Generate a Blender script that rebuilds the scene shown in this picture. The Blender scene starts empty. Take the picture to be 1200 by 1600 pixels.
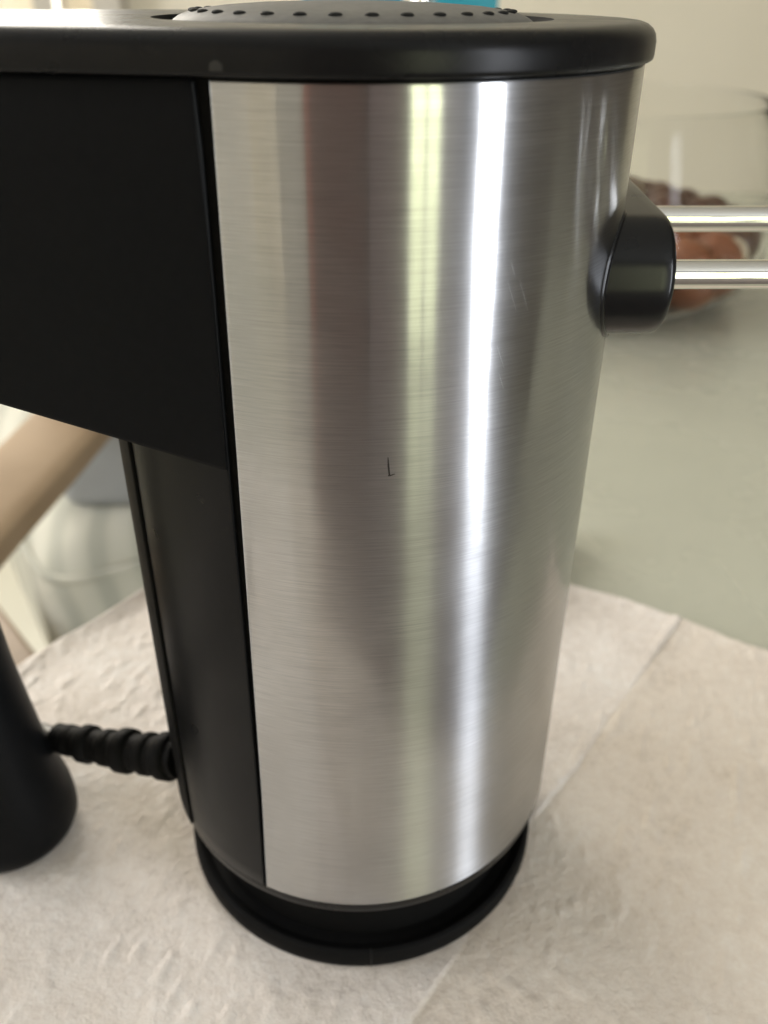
import bpy, bmesh, math, random
import numpy as np
from mathutils import Vector, Matrix
random.seed(7); rng = np.random.default_rng(7)
SC = bpy.context.scene
COL = SC.collection
MM = 0.001
R = math.radians

# ------------------------------------------------------------------ camera
cd = bpy.data.cameras.new("camera"); cam = bpy.data.objects.new("camera", cd); COL.objects.link(cam)
PITCH, ROLL, YAW = .548, .007, .034
fw = Vector((math.sin(YAW)*math.cos(PITCH), math.cos(YAW)*math.cos(PITCH), -math.sin(PITCH)))
rt = fw.cross(Vector((0, 0, 1))).normalized(); up = rt.cross(fw)
rt, up = math.cos(ROLL)*rt + math.sin(ROLL)*up, -math.sin(ROLL)*rt + math.cos(ROLL)*up
M = Matrix((rt, up, -fw)).transposed().to_4x4(); M.translation = Vector((0, -.1726, .2088))
cam.matrix_world = M
cd.sensor_fit = 'AUTO'; cd.sensor_width = 36; cd.lens = 36*1350/1600
cd.clip_start = .005; cd.clip_end = 50
cd.dof.use_dof = True; cd.dof.focus_distance = .150; cd.dof.aperture_fstop = 30.375/1.95
SC.camera = cam

# ------------------------------------------------------------------ world, exposure, window light
w = bpy.data.worlds.new("World"); SC.world = w; w.use_nodes = True
w.node_tree.nodes["Background"].inputs[0].default_value = (.9, .95, 1, 1)
w.node_tree.nodes["Background"].inputs[1].default_value = .25
SC.view_settings.view_transform = 'Standard'; SC.view_settings.look = 'None'
SC.view_settings.exposure = 0.05; SC.view_settings.gamma = 1
SC.cycles.use_denoising = True
SC.cycles.max_bounces = 12; SC.cycles.diffuse_bounces = 6; SC.cycles.glossy_bounces = 5
SC.cycles.sample_clamp_indirect = 6; SC.cycles.caustics_refractive = True

def area(name, loc, aim, sx, sy, lum, color):
    l = bpy.data.lights.new(name, 'AREA'); l.shape = 'RECTANGLE'; l.size = sx; l.size_y = sy
    l.energy = lum*math.pi*sx*sy; l.color = color
    o = bpy.data.objects.new(name, l); COL.objects.link(o); o.location = loc
    o.rotation_euler = Vector(aim).to_track_quat('-Z', 'Y').to_euler()
    return o
XR, XL, YB, YR, ZF, ZC = 2.0, -1.7, 1.85, -2.2, -.75, 1.75      # room faces
area("patio_door_light", (XR-.05, -1.56, .40), (-1, 0, 0), .48, 1.95, 19, (.88, .92, 1.0))
area("garden_window_light", (1.04, YR+.05, .42), (0, 1, 0), .50, 1.76, 4.6, (.87, .92, .56))
area("bright_window_light", (-1.00, YB-.05, .82), (0, -1, 0), 1.0, 1.6, 8.5, (1.0, .95, .86))
area("added_left_light", (XL+.05, .15, .75), (1, 0, 0), 1.0, 1.1, 6.5, (.94, .96, 1.0))  # added lamp, no window known here; brightens the back wall from the left

# ------------------------------------------------------------------ helpers
def link(name, me, mat=None, parent=None, smooth=True, angle=35):
    o = bpy.data.objects.new(name, me); COL.objects.link(o)
    if mat: me.materials.append(mat)
    if smooth:
        me.polygons.foreach_set('use_smooth', [True]*len(me.polygons))
        try: me.set_sharp_from_angle(angle=R(angle))
        except Exception: pass
    if parent: o.parent = parent
    return o
def mesh(name, verts, faces, mat=None, parent=None, smooth=True, scale=MM, angle=35):
    me = bpy.data.meshes.new(name)
    me.from_pydata([tuple(c*scale for c in v) for v in verts], [], faces); me.update()
    return link(name, me, mat, parent, smooth, angle)
def tag(o, label=None, cat=None, group=None, kind=None):
    for k, v in (('label', label), ('category', cat), ('group', group), ('kind', kind)):
        if v: o[k] = v
    return o
def empty(name, loc, label, cat, group=None, rz=0):
    o = bpy.data.objects.new(name, None); COL.objects.link(o); o.location = loc; o.rotation_euler.z = rz
    o.empty_display_size = .02
    return tag(o, label, cat, group)
def loft(rings, closed=True, cap0=False, cap1=False):
    n = len(rings[0]); V = [p for r in rings for p in r]; F = []
    for i in range(len(rings)-1):
        for j in range(n if closed else n-1):
            k = (j+1) % n
            F.append((i*n+j, i*n+k, (i+1)*n+k, (i+1)*n+j))
    if cap0: F.append(tuple(range(n-1, -1, -1)))
    if cap1: F.append(tuple((len(rings)-1)*n+j for j in range(n)))
    return V, F
def lathe(prof, n=96, c=(0, 0)):
    rings = []
    for r, z in prof:
        rings.append([(c[0]+r*math.sin(2*math.pi*j/n), c[1]-r*math.cos(2*math.pi*j/n), z) for j in range(n)])
    return loft(rings)
def tube(pts, rad, n=16, caps=True):
    P = [Vector(p) for p in pts]; rings = []; prev = None
    for i, p in enumerate(P):
        t = (P[min(i+1, len(P)-1)]-P[max(i-1, 0)]).normalized()
        if prev is None: a = t.orthogonal().normalized()
        else: a = (prev - t*prev.dot(t)).normalized()
        prev = a; b = t.cross(a); r = float(rad[i] if hasattr(rad, '__len__') else rad)
        rings.append([tuple(p + r*(math.cos(q)*a+math.sin(q)*b)) for q in (2*math.pi*k/n for k in range(n))])
    return loft(rings, True, caps, caps)
def spline(pts, m=10):
    P = [Vector(p) for p in pts]; P = [2*P[0]-P[1]] + P + [2*P[-1]-P[-2]]; out = []
    for i in range(1, len(P)-2):
        for k in range(m):
            t = k/m; a, b, c, d = P[i-1:i+3]
            out.append(.5*((2*b)+(c-a)*t+(2*a-5*b+4*c-d)*t*t+(3*b-a-3*c+d)*t**3))
    out.append(P[-2]); return out
def box(name, lo, hi, mat, parent=None, bev=0, scale=1.0, seg=3, rz=0, piv=(0, 0, 0)):
    bm = bmesh.new(); bmesh.ops.create_cube(bm, size=1)
    for v in bm.verts:
        v.co = Vector([(lo[i]+hi[i])/2 + v.co[i]*(hi[i]-lo[i]) for i in range(3)])*scale
    if bev: bmesh.ops.bevel(bm, geom=bm.edges[:], offset=bev*scale, segments=seg, profile=.5, affect='EDGES')
    if rz: bmesh.ops.rotate(bm, verts=bm.verts[:], cent=Vector(piv)*scale, matrix=Matrix.Rotation(rz, 3, 'Z'))
    me = bpy.data.meshes.new(name); bm.to_mesh(me); bm.free()
    return link(name, me, mat, parent, bool(bev), 40)

# ------------------------------------------------------------------ materials
def mat(name, col, rough=.5, metal=0, spec=.5, **kw):
    m = bpy.data.materials.new(name); m.use_nodes = True
    b = m.node_tree.nodes["Principled BSDF"]
    b.inputs["Base Color"].default_value = (*col, 1); b.inputs["Roughness"].default_value = rough
    b.inputs["Metallic"].default_value = metal; b.inputs["Specular IOR Level"].default_value = spec
    for k, v in kw.items(): b.inputs[k.replace('_', ' ')].default_value = v
    return m
class N:
    """small node helper"""
    def __init__(s, m): s.t = m.node_tree; s.b = s.t.nodes["Principled BSDF"]
    def new(s, typ, **kw):
        n = s.t.nodes.new(typ)
        for k, v in kw.items(): setattr(n, k, v)
        return n
    def l(s, a, b): s.t.links.new(a, b)
    def math(s, op, a, b=None, c=None):
        n = s.new('ShaderNodeMath', operation=op)
        for i, v in enumerate((a, b, c)):
            if v is None: continue
            if hasattr(v, 'is_output'): s.l(v, n.inputs[i])
            else: n.inputs[i].default_value = v
        return n.outputs[0]
    def noise(s, vec, scale, detail=2, rough=.5):
        n = s.new('ShaderNodeTexNoise'); n.inputs['Scale'].default_value = scale
        n.inputs['Detail'].default_value = detail; n.inputs['Roughness'].default_value = rough
        if vec is not None: s.l(vec, n.inputs['Vector'])
        return n.outputs['Fac']
    def obj(s): return s.new('ShaderNodeTexCoord').outputs['Object']
    def ramp(s, fac, stops):
        r = s.new('ShaderNodeValToRGB'); e = r.color_ramp.elements
        while len(e) < len(stops): e.new(.5)
        for i, (p, c) in enumerate(stops): e[i].position = p; e[i].color = (*c, 1)
        s.l(fac, r.inputs[0]); return r.outputs[0]
    def bump(s, h, strength, dist):
        n = s.new('ShaderNodeBump'); n.inputs['Strength'].default_value = strength
        n.inputs['Distance'].default_value = dist; s.l(h, n.inputs['Height'])
        s.l(n.outputs[0], s.b.inputs['Normal']); return n
    def rng(s, f, a, b, x0=0, x1=1):
        n = s.new('ShaderNodeMapRange'); n.inputs[1].default_value = x0; n.inputs[2].default_value = x1
        n.inputs[3].default_value = a; n.inputs[4].default_value = b; s.l(f, n.inputs[0]); return n.outputs[0]
def varied(name, c0, c1, scale, rough, bump=0, bscale=None, r2=None, bdist=.001, detail=4, **kw):
    m = mat(name, c0, rough, **kw); n = N(m); o = n.obj()
    f = n.noise(o, scale, detail); n.l(n.ramp(f, [(.32, c0), (.68, c1)]), n.b.inputs['Base Color'])
    if r2 is not None: n.l(n.rng(n.noise(o, scale*2.3, 3), rough, r2, .3, .7), n.b.inputs['Roughness'])
    if bump: n.bump(n.noise(o, bscale or scale*6, 3), bump, bdist)
    return m

def steel_mat():
    m = mat("brushed_steel", (.62, .60, .575), .36, 1.0); n = N(m)
    sep = n.new('ShaderNodeSeparateXYZ'); n.l(n.obj(), sep.inputs[0])
    az = n.math('ARCTAN2', sep.outputs[0], n.math('MULTIPLY', sep.outputs[1], -1))
    def lines(fa, fz, seed, detail=3):
        c = n.new('ShaderNodeCombineXYZ'); n.l(n.math('MULTIPLY', az, fa), c.inputs[0])
        n.l(n.math('MULTIPLY', sep.outputs[2], fz), c.inputs[1]); c.inputs[2].default_value = seed
        return n.noise(c.outputs[0], 1, detail, .65)
    a = lines(3.0, 4200, 1); b = lines(9, 8500, 9, 2); c = lines(1.2, 14, 4, 2)
    s = n.math('ADD', n.math('MULTIPLY', a, .6), n.math('MULTIPLY', b, .4))
    n.l(n.ramp(s, [(.33, (.405, .411, .416)), (.50, (.50, .507, .513)), (.67, (.59, .597, .603))]), n.b.inputs['Base Color'])
    sm = n.noise(n.obj(), 38, 4, .6)                                   # greasy smudges
    sm2 = n.rng(sm, -.03, .085, .40, .70)
    t = n.new('ShaderNodeTangent'); t.direction_type = 'UV_MAP'; t.uv_map = 'UVMap'
    wav = lines(2.5, 700, 5, 2)
    bp = n.bump(c, .05, .00005)
    b2 = n.new('ShaderNodeBsdfPrincipled')
    for bs, lo, hi in ((n.b, .135, .155), (b2, .40, .44)):
        n.l(n.math('ADD', n.rng(s, lo, hi, .35, .65), sm2), bs.inputs['Roughness'])
        bs.inputs['Metallic'].default_value = 1
        bs.inputs['Anisotropic'].default_value = 1.0
        bs.inputs['Anisotropic Rotation'].default_value = STEEL_ROT
        n.l(t.outputs[0], bs.inputs['Tangent'])
    n.l(n.b.inputs['Base Color'].links[0].from_socket, b2.inputs['Base Color']); n.l(bp.outputs[0], b2.inputs['Normal'])
    mx_ = n.new('ShaderNodeMixShader'); mx_.inputs[0].default_value = .36
    n.l(n.b.outputs[0], mx_.inputs[1]); n.l(b2.outputs[0], mx_.inputs[2])
    n.l(mx_.outputs[0], n.t.nodes['Material Output'].inputs['Surface'])
    return m
STEEL_ROT = 0.25
M_STEEL = steel_mat()
def plastic(name, c, rough, grain=.05, spec=.13):
    m = mat(name, c, rough, spec=spec); n = N(m); o = n.obj()
    n.l(n.rng(n.noise(o, 90, 4), rough-.04, rough+.05, .3, .7), n.b.inputs['Roughness'])
    n.bump(n.noise(o, 2600, 2), grain, .00008)
    f = n.noise(o, 700, 3)
    v = n.new('ShaderNodeTexVoronoi'); v.inputs['Scale'].default_value = 75; n.l(o, v.inputs['Vector'])      # dust specks
    sp = n.new('ShaderNodeSeparateColor'); n.l(v.outputs['Color'], sp.inputs[0])
    d = n.math('MULTIPLY', n.math('LESS_THAN', v.outputs['Distance'], n.math('MULTIPLY', sp.outputs[1], .022)), n.math('GREATER_THAN', sp.outputs[0], .55))
    mc = n.new('ShaderNodeMix', data_type='RGBA'); mc.inputs[7].default_value = (.10, .10, .095, 1); n.l(n.math('MULTIPLY', d, .7), mc.inputs[0])
    n.l(n.ramp(f, [(.3, tuple(x*.9 for x in c)), (.7, tuple(x*1.12 for x in c))]), mc.inputs[6]); n.l(mc.outputs[2], n.b.inputs['Base Color'])
    return m
M_PANEL = plastic("satin_black_plastic", (.0048, .0050, .0054), .42, .08, .07)
M_CAP = plastic("cap_black_plastic", (.0065, .0065, .0067), .29, .05, .17)
M_PILLAR = plastic("pillar_black_plastic", (.0048, .005, .0053), .31, .03, .13)
M_REAR = plastic("rear_black_plastic", (.006, .006, .006), .55, .05, .04)
M_GLOSS = plastic("smooth_black_plastic", (.0055, .0056, .006), .24, .02, .28)
M_CORE = plastic("matte_black_core", (.006, .006, .006), .7, .05, .05)
M_RUBBER = plastic("black_rubber", (.0055, .0055, .0056), .6, .15, .08)
M_DIAL = plastic("dial_plastic", (.13, .127, .118), .5)  # black dial greyed: the wall's grazing reflection is put into the base colour
M_DOT = plastic("dot_rubber", (.014, .014, .013), .6)
M_CHROME = mat("polished_chrome", (.80, .79, .76), .07, 1.0)
M_HAIR = mat("hairline_bright", (.56, .56, .555), .4, 1.0)
M_SCRATCH = mat("scratch_grey", (.03, .028, .026), .95, spec=.05)

def paper_mat():
    m = mat("paper_towel", (.78, .75, .70), .9, spec=.15); n = N(m); o = n.obj()
    f = n.noise(o, 26, 5); g = n.noise(o, 240, 4, .6)
    g2 = n.noise(o, 900, 3, .6)
    mix = n.math('ADD', n.math('ADD', n.math('MULTIPLY', f, .42), n.math('MULTIPLY', g, .33)), n.math('MULTIPLY', g2, .25))
    at = n.new('ShaderNodeAttribute'); at.attribute_name = 'single_ply'
    mxc = n.new('ShaderNodeMix', data_type='RGBA', blend_type='MULTIPLY'); mxc.inputs[7].default_value = (.93, .91, .87, 1)
    n.l(at.outputs['Fac'], mxc.inputs[0]); n.l(mxc.outputs[2], n.b.inputs['Base Color'])
    n.l(n.ramp(mix, [(.37, (.66, .595, .535)), (.46, (.77, .70, .64)), (.55, (.82, .76, .705)), (.65, (.88, .84, .80))]), mxc.inputs[6])
    h = n.math('ADD', n.math('MULTIPLY', n.noise(o, 420, 3, .6), 1.0), n.math('MULTIPLY', n.noise(o, 1500, 3, .7), .5))
    n.bump(h, .85, .0007)
    return m
M_PAPER = paper_mat()
M_TABLE = varied("grey_green_tabletop", (.43, .43, .35), (.48, .48, .395), 7, .22, r2=.32)
M_WALL = varied("cream_wall", (.83, .77, .64), (.86, .80, .67), 2.2, .8, .15, 60, bdist=.002)
M_WALL_SHADED = varied("shaded_wall", (.13, .112, .105), (.15, .13, .118), 2.2, .8)  # cream wall in shadow, its shade put into the colour
M_CEIL = mat("ceiling_white", (.55, .55, .54), .9)
M_FLOOR = varied("pale_floor", (.50, .49, .42), (.56, .55, .47), 3, .35)
M_WOOD = varied("birch_wood", (.29, .205, .125), (.34, .245, .155), 14, .7, spec=.2)
M_WOOD2 = varied("brown_wood", (.20, .14, .085), (.26, .18, .11), 16, .5)
M_DARK_BAND = varied("dark_brown_reflection", (.085, .038, .026), (.105, .047, .032), 6, .5)
M_MID = varied("grey_beige_panel", (.50, .48, .43), (.54, .52, .46), 3, .7)
M_RED_BAND = varied("red_brown_reflection", (.27, .075, .045), (.32, .09, .055), 9, .5)
M_MAUVE_BAND = varied("mauve_reflection", (.30, .225, .215), (.36, .27, .255), 8, .85)
M_FRAME = mat("window_frame_paint", (.55, .52, .47), .5)
def striped():
    m = mat("striped_cushion_cloth", (.6, .6, .5), .9); n = N(m)
    sep = n.new('ShaderNodeSeparateXYZ'); n.l(n.obj(), sep.inputs[0])
    f = n.math('ADD', sep.outputs[0], n.math('MULTIPLY', n.math('ADD', sep.outputs[1], sep.outputs[2]), .12))
    f = n.math('ADD', f, n.math('MULTIPLY', n.noise(n.obj(), 9, 2), .02))
    wv = n.math('SINE', n.math('MULTIPLY', f, 175))
    n.l(n.ramp(n.rng(wv, 0, 1, -1, 1), [(.15, (.43, .43, .375)), (.5, (.53, .525, .455)), (.9, (.57, .56, .49))]), n.b.inputs['Base Color'])
    return m
M_CUSH = striped()
M_BLUE = varied("grey_blue_cloth", (.30, .31, .32), (.36, .37, .38), 15, .9, .3, 500)
M_TEAL = varied("teal_cardboard", (.012, .27, .36), (.016, .31, .41), 12, .5)
M_GLASS = mat("clear_glass", (.98, .985, .98), .02, IOR=1.16); M_GLASS.node_tree.nodes["Principled BSDF"].inputs["Transmission Weight"].default_value = 1
M_ONION = varied("onion_skin", (.16, .055, .025), (.30, .11, .045), 30, .38)
M_ONIOND = varied("dark_onion_skin", (.065, .035, .022), (.12, .055, .032), 30, .4)
M_GARLIC = varied("garlic_skin", (.62, .53, .38), (.70, .62, .48), 40, .6)

# ------------------------------------------------------------------ setting: room
def slab(name, lo, hi, m): return tag(box(name, lo, hi, m), kind='structure')
slab("floor", (XL, YR, ZF-.1), (XR, YB, ZF), M_FLOOR)
slab("ceiling", (XL, YR, ZC), (XR, YB, ZC+.1), M_CEIL)
slab("back_wall", (XL-.1, YB, ZF), (XR+.1, YB+.1, ZC), M_WALL)
slab("rear_wall", (XL-.1, YR-.1, ZF), (XR+.1, YR, ZC), M_WALL_SHADED)
slab("left_wall", (XL-.1, YR, ZF), (XL, YB, ZC), M_WALL)
slab("right_wall", (XR, YR, ZF), (XR+.1, YB, ZC), M_WALL_SHADED)
M_DARK_FLOOR = varied("dark_floor_reflection", (.15, .125, .112), (.18, .15, .135), 30, .95)
slab("added_dark_slab", (-.75, -2.05, ZF-.02), (1.7, -.36, ZF+.012), M_DARK_FLOOR)  # added out of view to darken the lower reflections in the steel
slab("added_reflection_panel", (XL, YR, ZF), (-1.16, YR+.05, 1.70), M_WALL)  # unseen slab added for the pale band mirrored at the steel's left
slab("added_reflection_panel", (-1.16, YR, ZF), (-.71, YR+.045, 1.70), M_MID)  # second unseen slab, added for the greyer mirrored band beside it
slab("added_red_strip", (-.70, YR, ZF), (-.62, YR+.06, 1.73), M_RED_BAND)  # unseen strip added to give the mirrored dark band a reddish edge
slab("added_dark_panel", (-.62, YR, ZF), (.17, YR+.045, 1.72), M_DARK_BAND)  # unseen panel added for the dark brown band mirrored in the steel
def window(cx, cy, cz, sx, sz, along, inward, bars):
    """frame bars standing 3-7 cm off the wall round a bright window"""
    V, F = [], []
    def bar(a0, a1, z0, z1):
        k = len(V)
        for d in (.0, .085):
            for a, z in ((a0, z0), (a1, z0), (a1, z1), (a0, z1)):
                V.append((cx+a*along[0]+d*inward[0], cy+a*along[1]+d*inward[1], cz+z))
        for q in ((0, 1, 2, 3), (7, 6, 5, 4), (0, 4, 5, 1), (1, 5, 6, 2), (2, 6, 7, 3), (3, 7, 4, 0)): F.append(tuple(k+i for i in q))
    t = .05
    bar(-sx/2-t, -sx/2, -sz/2-t, sz/2+t); bar(sx/2, sx/2+t, -sz/2-t, sz/2+t)
    bar(-sx/2, sx/2, sz/2, sz/2+t); bar(-sx/2, sx/2, -sz/2-t, -sz/2)
    for b in bars: bar(b-.02, b+.02, -sz/2, sz/2)
    return tag(mesh("window_frame", V, F, M_FRAME, smooth=False, scale=1), kind='structure')
window(-1.00, YB, .82, 1.0, 1.6, (1, 0), (0, -1), (-.1, .406))
window(1.04, YR, .42, .50, 1.76, (1, 0), (0, 1), (.0,))
window(XR, -1.56, .40, .48, 1.95, (0, 1), (-1, 0), ())
window(XL, .15, .75, 1.0, 1.1, (0, 1), (1, 0), (0,))  # unseen frame around the added left lamp
V, F = [], []
cv = []
for i in range(61):
    x = .20+.50*i/60
    cv.append((x, YR+.06+.025*math.sin(i*1.15)))
V, F = loft([[(x, y, ZF+.02) for x, y in cv], [(x, y, 1.4) for x, y in cv]], False)
tag(mesh("added_mauve_sheet", V, F, M_MAUVE_BAND, scale=1), kind='structure')  # unseen wavy sheet added for the purple-brown band in the steel's reflection

# ------------------------------------------------------------------ table (one big worktop with an inner angle, its near-left edge runs under the paper)
def prism(name, poly, z0, z1, m, bev=.0):
    bm = bmesh.new(); vs = [bm.verts.new((x, y, z0)) for x, y in poly]; f = bm.faces.new(vs)
    e = bmesh.ops.extrude_face_region(bm, geom=[f]); bmesh.ops.translate(bm, vec=(0, 0, z1-z0), verts=[v for v in e['geom'] if isinstance(v, bmesh.types.BMVert)])
    bmesh.ops.recalc_face_normals(bm, faces=bm.faces[:])
    if bev: bmesh.ops.bevel(bm, geom=bm.edges[:], offset=bev, segments=2, affect='EDGES')
    me = bpy.data.meshes.new(name); bm.to_mesh(me); bm.free(); return link(name, me, m, None, True, 30)
U2 = lambda u, v: (u*.73+v*.683, -u*.683+v*.73)      # paper strip coordinates (mm) -> table plane
poly = [U2(-134, -700), U2(122, -700), U2(122, 8), (.9*1000, -120), (1000, 900), (60, 900), (-40, 330), (-18, 172), U2(-134, 20)]
poly = [(x*MM, y*MM) for x, y in poly]
tb = empty("table", (0.25, .2, ZF), "grey green glossy table under the white paper towel", "table")
def adopt(o, root):
    o.parent = root; o.matrix_parent_inverse = Matrix.Translation(-Vector(root.location)); return o
ep = [U2(122.1, -699), U2(130, -699), U2(130, 7), U2(122.1, 7)]
adopt(prism("added_dark_strip", [(x*MM, y*MM) for x, y in ep], -.034, .0005, M_DARK_BAND, .001), tb)  # dark strip added out of view, only for its line in the steel's reflection
adopt(prism("tabletop", poly, -.034, -.0012, M_TABLE, .003), tb)
for x, y in ((.80, 0), (.88, .80), (.16, .80), (-.36, -.52)):
    adopt(box("leg", (x-.025, y-.025, ZF+.001), (x+.025, y+.025, -.0345), M_WOOD2, None, .004), tb)

# ------------------------------------------------------------------ paper towel
HX, HY = -100.2, -3.6
def fnoise(X, Y, s, seed):
    """value noise on a grid, smooth"""
    r = np.random.default_rng(seed); G = r.random((256, 256))
    x = X/s; y = Y/s; xi = np.floor(x).astype(int); yi = np.floor(y).astype(int); fx = x-xi; fy = y-yi
    fx = fx*fx*(3-2*fx); fy = fy*fy*(3-2*fy)
    g = lambda a, b: G[a % 256, b % 256]
    return (g(xi, yi)*(1-fx)+g(xi+1, yi)*fx)*(1-fy)+(g(xi, yi+1)*(1-fx)+g(xi+1, yi+1)*fx)*fy-.5
def crease_u(v): return np.interp(v, [-400, -38, -16.8, 30, 56, 82.6, 108, 146, 160], [78, 49.9, 47.9, 39.5, 39, 35.8, 34, 31, 30.5])
nu, nv = 440, 620
S = np.linspace(0, 1, nu); T = np.linspace(0, 1, nv)
S, T = np.meshgrid(S, T, indexing='ij')
u_left = -134.5+1.3*np.sin(T*23)+.8*np.sin(T*61+1)
Ug = u_left+S*(119-u_left)
vfar = 141+.166*Ug+1.0*np.sin(Ug/13)+.5*np.sin(Ug/5)
Vg = -330+T*(vfar+330)
rel = Ug-crease_u(Vg)
amp = .35+.65*np.clip((Vg-20)/110, 0, 1)+.35*np.clip((-Vg)/200, 0, 1)
amp = np.interp(Vg, [-400, -60, 0, 30, 56, 78, 95, 112, 124, 150], [1.1, 1.1, 1.0, .95, .75, .22, .12, .45, .95, 1.0])
plate = np.clip((rel+3.4)/1.6, 0, 1)*(rel <= 0); plate = plate*plate*(3-2*plate)
Z = amp*(.42*plate+.75*np.exp(-np.clip(-rel, 0, None)/22))*(rel <= 0) + 1.17*amp*np.clip(1-rel/.5, 0, 1)*(rel > 0)
Z += .30*np.exp(-((rel-3.0)/1.8)**2)*np.clip((Vg-20)/60, 0, 1)
Z += .8*fnoise(Ug, Vg, 42, 1)*np.clip(np.hypot(Ug*.73+Vg*.683, -Ug*.683+Vg*.73)/60-.95, 0, 1)
emb = np.clip(fnoise(Ug*1.0+Vg*.35, Vg*.62, 3.1, 2)+.5-.56, 0, 1)*2.2
Z += .6*emb*(.5+fnoise(Ug, Vg, 17, 8)*1.2+.3)+.16*fnoise(Ug, Vg, 1.6, 3)+.2*fnoise(Ug, Vg, 8, 4)
edge = np.clip(1-(Ug-u_left)/9, 0, 1); Z += 3.2*edge**2*(.55+.45*np.sin(Vg/31))+.4*edge
edge2 = np.clip(1-(vfar-Vg)/6, 0, 1); Z += 1.3*edge2**2+.0
X3, Y3 = Ug*.73+Vg*.683, -Ug*.683+Vg*.73
Z = Z+.25
for cx_, cy_, r_in in ((0, 0, 48.6), (HX, HY, 17.2)):
    k_ = np.clip((np.hypot(X3-cx_, Y3-cy_)-r_in+.6)/10, 0, 1); k_ = k_*k_*(3-2*k_)
    Z = np.where(Z > .2, .2+(Z-.2)*k_, Z)
Z = np.maximum(Z, -.6)
me = bpy.data.meshes.new("paper_towel")
idx = np.arange(nu*nv).reshape(nu, nv)
q = np.stack([idx[:-1, :-1], idx[1:, :-1], idx[1:, 1:], idx[:-1, 1:]], -1).reshape(-1, 4)
me.vertices.add(nu*nv); me.vertices.foreach_set('co', (np.stack([X3, Y3, Z], -1)*MM).astype(np.float32).ravel())
me.loops.add(q.size); me.loops.foreach_set('vertex_index', q.ravel().astype(np.int32))
me.polygons.add(len(q)); me.polygons.foreach_set('loop_start', np.arange(0, q.size, 4, dtype=np.int32))
me.update(calc_edges=True); me.validate()
ply = me.attributes.new("single_ply", 'FLOAT', 'POINT'); ply.data.foreach_set('value', np.clip(rel/.8, 0, 1).astype(np.float32).ravel())
pt = link("paper_towel", me, M_PAPER, None, True, 80)
sol = pt.modifiers.new("thickness", 'SOLIDIFY'); sol.thickness = .00035; sol.offset = -1
tag(pt, "embossed white paper towel with a long fold, spread under the black and steel mixer", "paper towel")

# ------------------------------------------------------------------ hand mixer standing on its heel
mx = empty("hand_mixer", (0, 0, 0), "hand mixer with brushed steel cylinder and black arched handle standing on paper towel", "hand mixer")
ZB, ZT = 28.0, 198.0
def seam(z): return np.interp(z, [28, 60, 110, 198], [-26.9, -25.6, -24.5, -22.4])
def blk(z): return seam(z)-np.interp(z, [28, 100, 140, 188, 198], [.85, 1.35, 1.9, 2.2, 2.9])
def curved(name, a0, a1, z0, z1, r0, r1, mtl, na=160, nz=60, uv=False, rim=.2):
    """curved sheet between two azimuth functions, with thickness r0..r1 and softened edges"""
    nzs = [z0, z0+rim*.3, z0+rim]+list(np.linspace(z0, z1, nz)[1:-1])+[z1-rim, z1-rim*.3, z1]
    V, F = [], []; rows = []
    for i, z in enumerate(nzs):
        ez = {0: rim, 1: rim*.3}.get(min(i, len(nzs)-1-i), 0)
        A0, A1 = a0(z), a1(z); da = math.degrees(rim/r1)
        az = [A0, A0, A0+da*.3, A0+da]+list(np.linspace(A0, A1, na)[1:-1])+[A1-da, A1-da*.3, A1, A1]
        row = []
        for j, a in enumerate(az):
            m = min(j, len(az)-1-j)
            r = r0 if m == 0 else r1-max({1: rim, 2: rim*.3}.get(m, 0), ez)
            row.append(len(V)); V.append((r*math.sin(R(a)), -r*math.cos(R(a)), z))
        rows.append(row)
    # top and bottom lips back to r0
    for z, end in ((z0, 0), (z1, -1)):
        A0, A1 = a0(z), a1(z); row = []
        for k in rows[end]:
            x, y, zz = V[k]; h = math.hypot(x, y); row.append(len(V)); V.append((x*r0/h, y*r0/h, zz))
        if end == 0: rows.insert(0, row)
        else: rows.append(row)
    for i in range(len(rows)-1):
        for j in range(len(rows[0])-1):
            F.append((rows[i][j], rows[i][j+1], rows[i+1][j+1], rows[i+1][j]))
    o = mesh(name, V, F, mtl, mx, True, angle=50)
    if uv:
        l = o.data.uv_layers.new(name='UVMap')
        vi = np.empty(len(o.data.loops), np.int32); o.data.loops.foreach_get('vertex_index', vi)
        P = np.array(V)[vi]; A = np.arctan2(P[:, 0], -P[:, 1]); A = np.where(A < R(-60), A+2*math.pi, A)
        l.data.foreach_set('uv', np.stack([A/6.4+.1, P[:, 2]/250], -1).astype(np.float32).ravel())
    return o
curved("steel_shell", seam, lambda z: 150.0, ZB, ZT, 49.3, 50.0, M_STEEL, 220, 50, True)
curved("front_panel", lambda z: -58.0, blk, ZB, ZT-.2, 49.2, 50.0, M_PILLAR, 60, 40)
curved("rear_panel", lambda z: 150.6, lambda z: 301.4, ZB, ZT-.2, 49.2, 50.5, M_REAR, 120, 20)
V, F = lathe([(0.1, 26), (49.15, 26), (49.15, 198.2), (0.1, 198.2)], 128); mesh("inner_body", V, F, M_CORE, mx)

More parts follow.
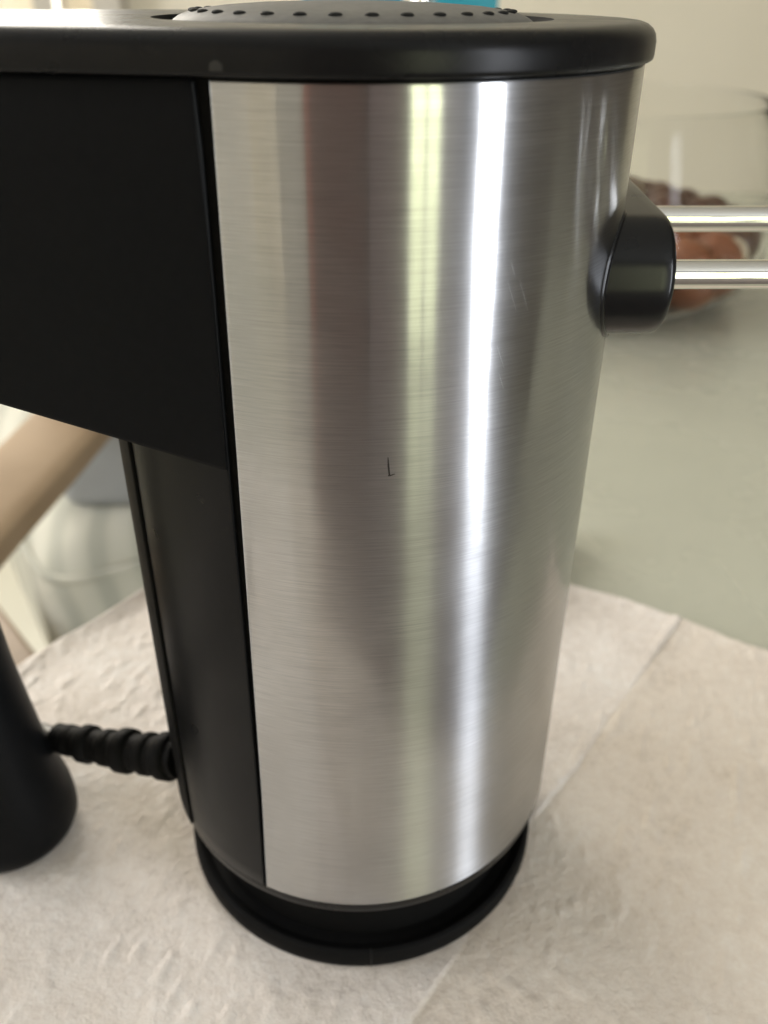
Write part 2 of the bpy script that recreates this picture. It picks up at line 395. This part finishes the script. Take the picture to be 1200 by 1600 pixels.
# base: lip, dark waist, foot ring
V, F = lathe([(44, 27.9), (49.2, 27.9), (49.75, 27.5), (49.8, 26.2), (49.5, 24.9), (48.9, 24.4), (42.5, 24.2)], 160)
base = mesh("base_lip", V, F, M_CAP, mx)
V, F = lathe([(43, 24.3), (42.6, 20), (42.4, 5)], 128); mesh("base_waist", V, F, M_CORE, mx)
V, F = lathe([(42.2, 5.2), (45.2, 5.2), (46.3, 6.0), (47.3, 6.3), (48.1, 5.9), (48.55, 4.8), (48.6, 2.2), (48.3, 1.0), (47.4, .4), (42, .35)], 160)
foot = mesh("foot_ring", V, F, M_RUBBER, mx)
V, F = [], []
for (r, z) in ((48.68, 1.4), (48.72, 2.4), (48.66, 4.9), (48.2, 6.05), (47.3, 6.45), (46.4, 6.15)):
    for a in (1.9, 2.5): V.append((r*math.sin(R(a)), -r*math.cos(R(a)), z))
F = [(2*i, 2*i+1, 2*i+3, 2*i+2) for i in range(5)]
mesh("mould_line", V, F, M_GLOSS, foot)

# top cap: hull of the round body and the narrower handle end
RA, RB, XB = 51.2, 30.4, -100.0
def hull_r(a, ra=RA, rb=RB):
    d = Vector((math.sin(a), -math.cos(a))); s = (ra-rb)/abs(XB)
    best = ra
    al = math.asin(s)
    for sg in (1, -1):                     # tangent lines
        n = Vector((-s, -sg*math.cos(al)))
        c = d.dot(n)
        if c > 1e-6:
            t = ra/c; x = d.x*t
            if XB-rb*s <= x <= -ra*s: return t
    if d.x < 0:                            # end circle
        b = d.x*XB; disc = b*b-(XB*XB-rb*rb)
        if disc >= 0:
            t = b+math.sqrt(disc)
            if d.x*t <= XB-rb*s: return t
    return ra
NA = 360
# finer angles towards the narrow end
ang = sorted(set([2*math.pi*i/NA for i in range(NA)] + [R(270)+R(k*.25) for k in range(-90, 91)]))
def outline(off, z, ra=RA, rb=RB):
    out = []
    for a in ang:
        r = hull_r(a, ra-off, rb-off); out.append((r*math.sin(a), -r*math.cos(a), z))
    return out
def circ(r, z): return [(r*math.sin(a), -r*math.cos(a), z) for a in ang]
prof = [(3.0, 198.5), (.5, 198.5), (.1, 198.75), (0, 199.3), (0, 201.2), (.25, 202.3), (.8, 203.1), (1.6, 203.65), (2.5, 203.95), (3.4, 204.05), (6, 204.1)]
rings = [outline(o, z) for o, z in prof]
rings += [circ(38, 204.1), circ(35.2, 204.08), circ(34.3, 204.0)]
V, F = loft(rings)
cap = mesh("top_cap", V, F, M_CAP, mx, True, angle=60)
V, F = loft([circ(34.3, 204.0), circ(33.9, 203.7), circ(33.6, 202.9), circ(33.4, 200.4), circ(32.6, 199.9), circ(.5, 199.9)])
mesh("dial_recess", V, F, M_CORE, cap, True, angle=60)
# little scuff on the cap's lower edge over the seam
V, F = [], []
for i, a in enumerate(np.linspace(-20.9, -18.9, 6)):
    for z, k in ((199.2, 0), (199.5+.25*math.sin(i*1.9), .05), (200.0+.5*math.sin(i*.63), 0)):
        r = hull_r(R(a))+.02+k; V.append((r*math.sin(R(a)), -r*math.cos(R(a)), z))
F = [(3*i+j, 3*i+3+j, 3*i+4+j, 3*i+1+j) for i in range(5) for j in range(2)]
mesh("scuff", V, F, plastic("scuffed_plastic", (.03, .029, .026), .5, .4), cap)
# dial
V, F = lathe([(31.6, 200.2), (31.3, 202.9), (30.7, 203.7), (29.8, 204.25), (28.4, 204.75), (26, 205.25), (22, 205.75), (16, 206.15), (8, 206.4), (.2, 206.45)], 128)
dial = mesh("speed_dial", V, F, M_DIAL, mx, True, angle=60)
bm = bmesh.new(); bmesh.ops.create_uvsphere(bm, u_segments=12, v_segments=8, radius=1)
for v in bm.verts: v.co = Vector((v.co.x*1.1, v.co.y*.95, v.co.z*.36))*MM
dot_me = bpy.data.meshes.new("grip_dot"); bm.to_mesh(dot_me); bm.free()
dot_me.materials.append(M_DOT); dot_me.polygons.foreach_set('use_smooth', [True]*len(dot_me.polygons))
for i in range(32):
    a = 2*math.pi*(i+.5)/32
    o = bpy.data.objects.new("grip_dot", dot_me); COL.objects.link(o); o.parent = dial
    o.location = Vector((27.2*math.sin(a), -27.2*math.cos(a), 205.02))*MM
    o.rotation_euler = (R(14)*math.cos(a), R(14)*math.sin(a), a) if False else (0, 0, a)

# bridge between body and handle
def zlow(x): return 134.2+(-x)*.232
rows = []
xs_pts = outline(0, 0, 49.1, 28.6)
pts = [(x, y) for x, y, _ in xs_pts if x < -2]
def aa(x, y): return math.degrees(math.atan2(x, -y))
front = sorted([p for p in pts if p[1] <= 0], key=lambda p: -p[0]); back = sorted([p for p in pts if p[1] > 0], key=lambda p: p[0])
loop = front+back
# start the face exactly on the seam line (azimuth of the black edge)
def ring_b(z, inset=0.0, zcap=None):
    A = blk(z if z > 139 else 139); out = []
    c = math.tan(R(A))                     # x/(-y) at the seam
    for x, y in loop:
        if y < 0 and x > y*-1*c:           # in front of the seam: slide back to it
            yy = -45.55; x, y = -yy*c, yy
        h = math.hypot(x+40, y) or 1
        out.append((x-inset*(x+40)/h, y-inset*y/h, z))
    return out
def ring_low(dz, inset):
    base_r = ring_b(139, inset); return [(x, y, max(zlow(x), 126)+dz) for x, y, _ in base_r]
rings = [ring_low(.0, .8), ring_low(.15, .25), ring_low(.7, 0)]
for t in (.0, .2, .4, .6, .8, .985):
    r0 = ring_low(.9, 0); zt = 198.1; rr = []
    for j, (x, y, z) in enumerate(r0):
        zz = z+(zt-z)*t; A = ring_b(zz)[j] if False else None; rr.append((j, zz))
    # x,y may slide with the seam as z changes
    cache = {}
    out = []
    for j, zz in rr:
        key = round(zz, 1)
        if key not in cache: cache[key] = ring_b(zz)
        x, y, _ = cache[key][j]; out.append((x, y, zz))
    rings.append(out)
rings.append([(x, y, 198.1) for x, y, _ in ring_b(198, .4)])
V, F = loft(rings, True, True, True)
mesh("bridge", V, F, M_PANEL, mx, True, angle=40)

# handle column with a flared foot
HC = (HX, HY)
V, F = lathe([(.2, .4), (11, .4), (14.6, .8), (16.9, 2.2), (18.0, 5), (18.1, 8.5), (17.6, 14), (16.0, 22), (14.1, 31), (12.7, 45), (11.4, 59), (10.7, 72), (10.4, 95), (10.8, 125), (12, 150), (14, 172), (14, 180)], 72, HC)
mesh("handle", V, F, M_PANEL, mx, True, angle=50)

# collar with two beater shafts
CA, CB = Vector((-15, 163.6)), Vector((11, 165.4)); RC = 10.9
ax = (CB-CA).normalized(); nr = Vector((-ax.y, ax.x))
def stad(r, n=28):
    out = []
    a0 = math.atan2(nr.y, nr.x)
    for i in range(n+1):
        a = a0+math.pi*i/n; out.append(CA+Vector((math.cos(a), math.sin(a)))*r)
    for i in range(n+1):
        a = a0+math.pi+math.pi*i/n; out.append(CB+Vector((math.cos(a), math.sin(a)))*r)
    return out
def on_body(p, rr): return (math.sqrt(rr*rr-p.x*p.x), p.x, p.y)
xe = 55.6
rings = [[on_body(p, 49.0) for p in stad(RC)]]
rings += [[(xe-d, p.x, p.y) for p in stad(RC-o)] for d, o in ((3, 0), (1.3, .05), (.7, .25), (.25, .65), (0, 1.3))]
rings += [[(xe, p.x, p.y) for p in stad(6)], [(xe, p.x, p.y) for p in stad(.4)]]
V, F = loft(rings); collar = mesh("beater_collar", V, F, M_GLOSS, mx, True, angle=50)
rings = [[on_body(p, 49.2) for p in stad(RC+.8)], [on_body(p, 50.3) for p in stad(RC+.75)], [on_body(p, 50.5) for p in stad(RC+.5)], [on_body(p, 50.5) for p in stad(RC-.2)]]
V, F = loft(rings); mesh("collar_bezel", V, F, M_GLOSS, collar)
for (y, z) in ((-15, 163.4), (15, 166.6)):
    V, F = tube([(50, y, z), (60, y, z), (120, y, z), (195, y, z), (196.5, y, z)], [2.65, 2.65, 2.65, 2.65, 1.8], 28)
    rod = mesh("beater_shaft", V, F, M_CHROME, mx, True, angle=50)
    for k in range(4):
        a = math.pi/4+k*math.pi/2
        path = spline([(112, y, z), (122, y+9*math.cos(a), z+9*math.sin(a)), (150, y+17*math.cos(a), z+17*math.sin(a)), (180, y+15*math.cos(a), z+15*math.sin(a)), (193, y+6*math.cos(a), z+6*math.sin(a)), (195, y, z)], 6)
        V, F = tube(path, 1.2, 8); mesh("beater_wire", V, F, M_CHROME, rod)

# cord and strain relief
path = spline([(-70, -3, 31.5), (-85, 4, 27.5), (-93, 12, 22), (-104, 24, 10), (-118, 26, 4), (-134, 2, 3.4), (-150, -60, 3.4), (-160, -150, 3.4)], 8)
V, F = tube(path, 2.75, 14); cord = mesh("power_cord", V, F, plastic("cord_sleeve", (.12, .12, .12), .3, .02, .5), mx)
p0, p1 = Vector((-46.5, -13.8, 38.2)), Vector((-84.5, 3.6, 28.2)); mid = (p0+p1)/2+Vector((0, 0, -1.6))
def rel_at(t):
    t = float(t); return (1-t)**2*p0+2*t*(1-t)*mid+t*t*p1
V, F = tube([rel_at(t) for t in np.linspace(0, 1.02, 14)], [5.3-1.3*t for t in np.linspace(0, 1, 14)], 20)
mesh("strain_relief", V, F, M_RUBBER, cord)
for i in range(6):
    t0 = .04+i*.163; t1 = t0+(.125, .10, .13, .105, .12, .10)[i]; rr = (6.35-1.75*t0)*(1, .95, 1.05, .93, 1.02, .9)[i]
    ts = [t0, t0+.012, t0+.03, t1-.03, t1-.012, t1]; rs = [rr*.72, rr*.93, rr, rr, rr*.93, rr*.72]
    V, F = tube([rel_at(t) for t in ts], rs, 22); mesh("rib", V, F, M_RUBBER, cord, True, angle=60)

# scratch mark on the steel
def decal(name, pts, wd, parent):
    V = []
    for k, (a, z) in enumerate(pts):
        a2, z2 = pts[min(k+1, len(pts)-1)]; a1, z1 = pts[max(k-1, 0)]
        dx, dz = (a2-a1)*R(50), z2-z1; L = math.hypot(dx, dz) or 1
        ox, oz = -dz/L*wd[k]/2, dx/L*wd[k]/2
        for s in (1, -1):
            aa_ = R(a)+s*ox/50; V.append((50.06*math.sin(aa_), -50.06*math.cos(aa_), z+s*oz))
    F = [(2*i, 2*i+1, 2*i+3, 2*i+2) for i in range(len(pts)-1)]
    return mesh(name, V, F, M_SCRATCH if name == 'scratch' else M_HAIR, parent, False)
shell = bpy.data.objects["steel_shell"]
decal("scratch", [(5.45, 144.1), (5.55, 142.5), (5.75, 140.75)], [.12, .3, .24], shell)
decal("scratch", [(5.5, 140.7), (6.1, 140.78), (6.8, 140.95)], [.2, .22, .1], shell)

rs = random.Random(5)
for k in range(6):
    a0 = 24.5+rs.uniform(-2.5, 5.5); z0 = 167+rs.uniform(-11, 9); dl = rs.uniform(2.5, 6)
    decal("hairline", [(a0+2.2*t*dl/5, z0-dl*t*.9) for t in (0, .5, 1)], [.01, .03, .01], shell)

# ------------------------------------------------------------------ things behind on the table
bowl = empty("glass_bowl", (.176, .531, 0), "large clear glass bowl full of brown onions, behind the beater shafts", "bowl")
V, F = lathe([(.2, 1.2), (100, 1.2), (116, 4), (132, 16), (143, 38), (144.5, 55), (141, 82), (133, 115), (128.5, 138), (129, 140), (130, 138.6), (134.6, 115.4), (142.6, 82.4), (146.2, 55), (144.7, 37.5), (133.5, 15), (117.5, 2.4), (101, -.3), (.2, -.3)][::-1], 96)
mesh("bowl_wall", V, F, M_GLASS, bowl, True, angle=60)
bm = bmesh.new(); bmesh.ops.create_uvsphere(bm, u_segments=20, v_segments=14, radius=1)
def veg_mesh(name, m, pinch):
    b2 = bm.copy()
    for v in b2.verts:
        z = v.co.z; s = 1.0
        if z > .55: s = 1-(z-.55)*pinch
        v.co.x *= s; v.co.y *= s
        v.co.z = z*.86+(max(0, z-.85)*.5*pinch)
        a = math.atan2(v.co.y, v.co.x); k = 1+.015*math.sin(a*7)
        v.co.x *= k; v.co.y *= k
    me = bpy.data.meshes.new(name); b2.to_mesh(me); b2.free(); me.materials.append(m)
    me.polygons.foreach_set('use_smooth', [True]*len(me.polygons)); return me
on1 = veg_mesh("onion", M_ONION, .5); on2 = veg_mesh("onion", M_ONIOND, .3); ga = veg_mesh("garlic_bulb", M_GARLIC, 1.3)
spots = []
def put(name, me, x, y, z, r, label, cat, group, rot):
    o = bpy.data.objects.new(name, me); COL.objects.link(o); o.location = (.176+x*MM, .531+y*MM, z*MM)
    o.scale = (r*MM,)*3; o.rotation_euler = rot; return tag(o, label, cat, group)
r_ = random.Random(3)
layers = [(25, 21, 17, 112), (46, 19, 23, 121), (53, 19, 19, 94), (59, 19, 13, 66), (63, 19, 8, 38), (65, 20, 2, 12)]
for z, rad, n, ring in layers:
    for k in range(n):
        a = 2*math.pi*(k+.5*(z > 45))/n+z*.02; rr = rad*r_.uniform(.93, 1.05)
        if ring*math.cos(a) < -48 or (z < 40 and math.sin(a) > .5): continue      # that side stays out of sight behind the mixer
        dark = z > 40 and (math.sin(a) > -.6 or z > 55)
        put("onion", on2 if dark else on1, ring*math.cos(a), ring*math.sin(a), z+r_.uniform(-1, 1), rr,
            "dark brown onion on top of the heap in the glass bowl" if dark else "reddish brown onion low down in the glass bowl", "onion",
            "dark onions heaped in the glass bowl" if dark else "reddish onions low in the glass bowl", (r_.uniform(-.3, .3), r_.uniform(-.3, .3), a))
put("garlic_bulb", ga, 20, -116, 38, 16, "cream garlic bulb against the front of the glass bowl", "garlic", None, (.4, .2, 0))
put("garlic_bulb", ga, 88, -92, 48, 13, "smaller garlic bulb high beside the onions in the glass bowl", "garlic", None, (.2, -.4, 1))

def carton(lo, hi, label):
    return tag(box("cardboard_box", lo, hi, M_TEAL, None, .002), label, "box")
carton((-.047, .75, .0003), (.046, .82, .30), "teal cardboard box behind the speed dial, wider one of two")
carton((.077, .75, .0003), (.134, .81, .28), "narrow teal cardboard box standing behind the steel bottle")
V, F = lathe([(.1, .3), (26, .3), (28, 3), (28, 150), (24, 172), (11, 186), (9.5, 192), (9.5, 205), (11.5, 206), (11.5, 218), (9, 220), (.1, 220)], 40)
bt = mesh("steel_bottle", V, F, M_CHROME, None, True, angle=50); bt.location = (.0585, .70, 0)
tag(bt, "slim steel bottle standing in front of the teal boxes", "bottle")
V, F = tube([(0, 0, 7), (16, 27, 7.5), (36, 60, 8)], [6.5, 7.2, 6.2], 16)
wh = mesh("wooden_stick", V, F, M_WOOD2); wh.location = (.045, .130, 0)
wh.location = (.052, .088, 0)
tag(wh, "short brown wooden stick lying behind the steel cylinder", "stick")

# ------------------------------------------------------------------ armchair at the left beyond the table
ch = empty("armchair", (-.15, .70, ZF), "pale cushioned armchair with bent birch arm beyond the paper towel's left edge", "armchair")
seat = adopt(box("seat_cushion", (0, 0, -.40), (.50, .52, -.20), M_CUSH, None, .045, seg=6, rz=R(30)), ch)
seat.location = (-.262, .415, 0)
for dz in (-.226,):
    e = {-.226: .004}.get(dz, -.001)
    pts = spline([(.48, e-.003, dz), (.20, e-.003, dz), (.06, e-.002, dz), (.014, .012+e, dz), (e-.002, .06, dz), (e-.003, .20, dz), (e-.003, .48, dz)], 8)
    V, F = tube([p/MM for p in pts], 4.2, 8); pp = mesh("piping", V, F, M_CUSH, seat); pp.rotation_euler.z = R(30)
adopt(box("back_cushion", (-.272, .505, -.203), (.15, .64, -.045), M_BLUE, None, .02, seg=5), ch)
arm = spline([(-.30, .06, -.16), (-.278, .15, -.112), (-.262, .26, -.10), (-.243, .40, -.10), (-.223, .55, -.10), (-.205, .72, -.115)], 8)
rings = []
for i, p in enumerate(arm):
    t = (arm[min(i+1, len(arm)-1)]-arm[max(i-1, 0)]).normalized(); s = t.cross(Vector((0, 0, 1))).normalized(); n_ = s.cross(t)
    prof_ = []
    for k in range(16):
        a = 2*math.pi*k/16; cx, cz = math.cos(a), math.sin(a)
        cx = math.copysign(abs(cx)**.55, cx); cz = math.copysign(abs(cz)**.55, cz)
        prof_.append(tuple(p+s*cx*.034+n_*cz*.013))
    rings.append(prof_)
V, F = loft(rings, True, True, True); adopt(mesh("armrest", V, F, M_WOOD, scale=1), ch)
adopt(box("side_rail", (-.05, -.14, -.33), (0, .10, -.252), M_WOOD2, None, .006, rz=R(39), piv=(0, 0, 0)), ch)
bpy.data.objects["side_rail"].location = Vector((-.282, .398, 0))-Vector(ch.location)+Vector(ch.location)
for x, y in ((-.315, .34), (-.315, .90), (.20, .34), (.20, .90)):
    adopt(box("leg", (x-.02, y-.02, ZF+.001), (x+.02, y+.02, -.44 if x < 0 else -.30), M_WOOD2, None, .004), ch)
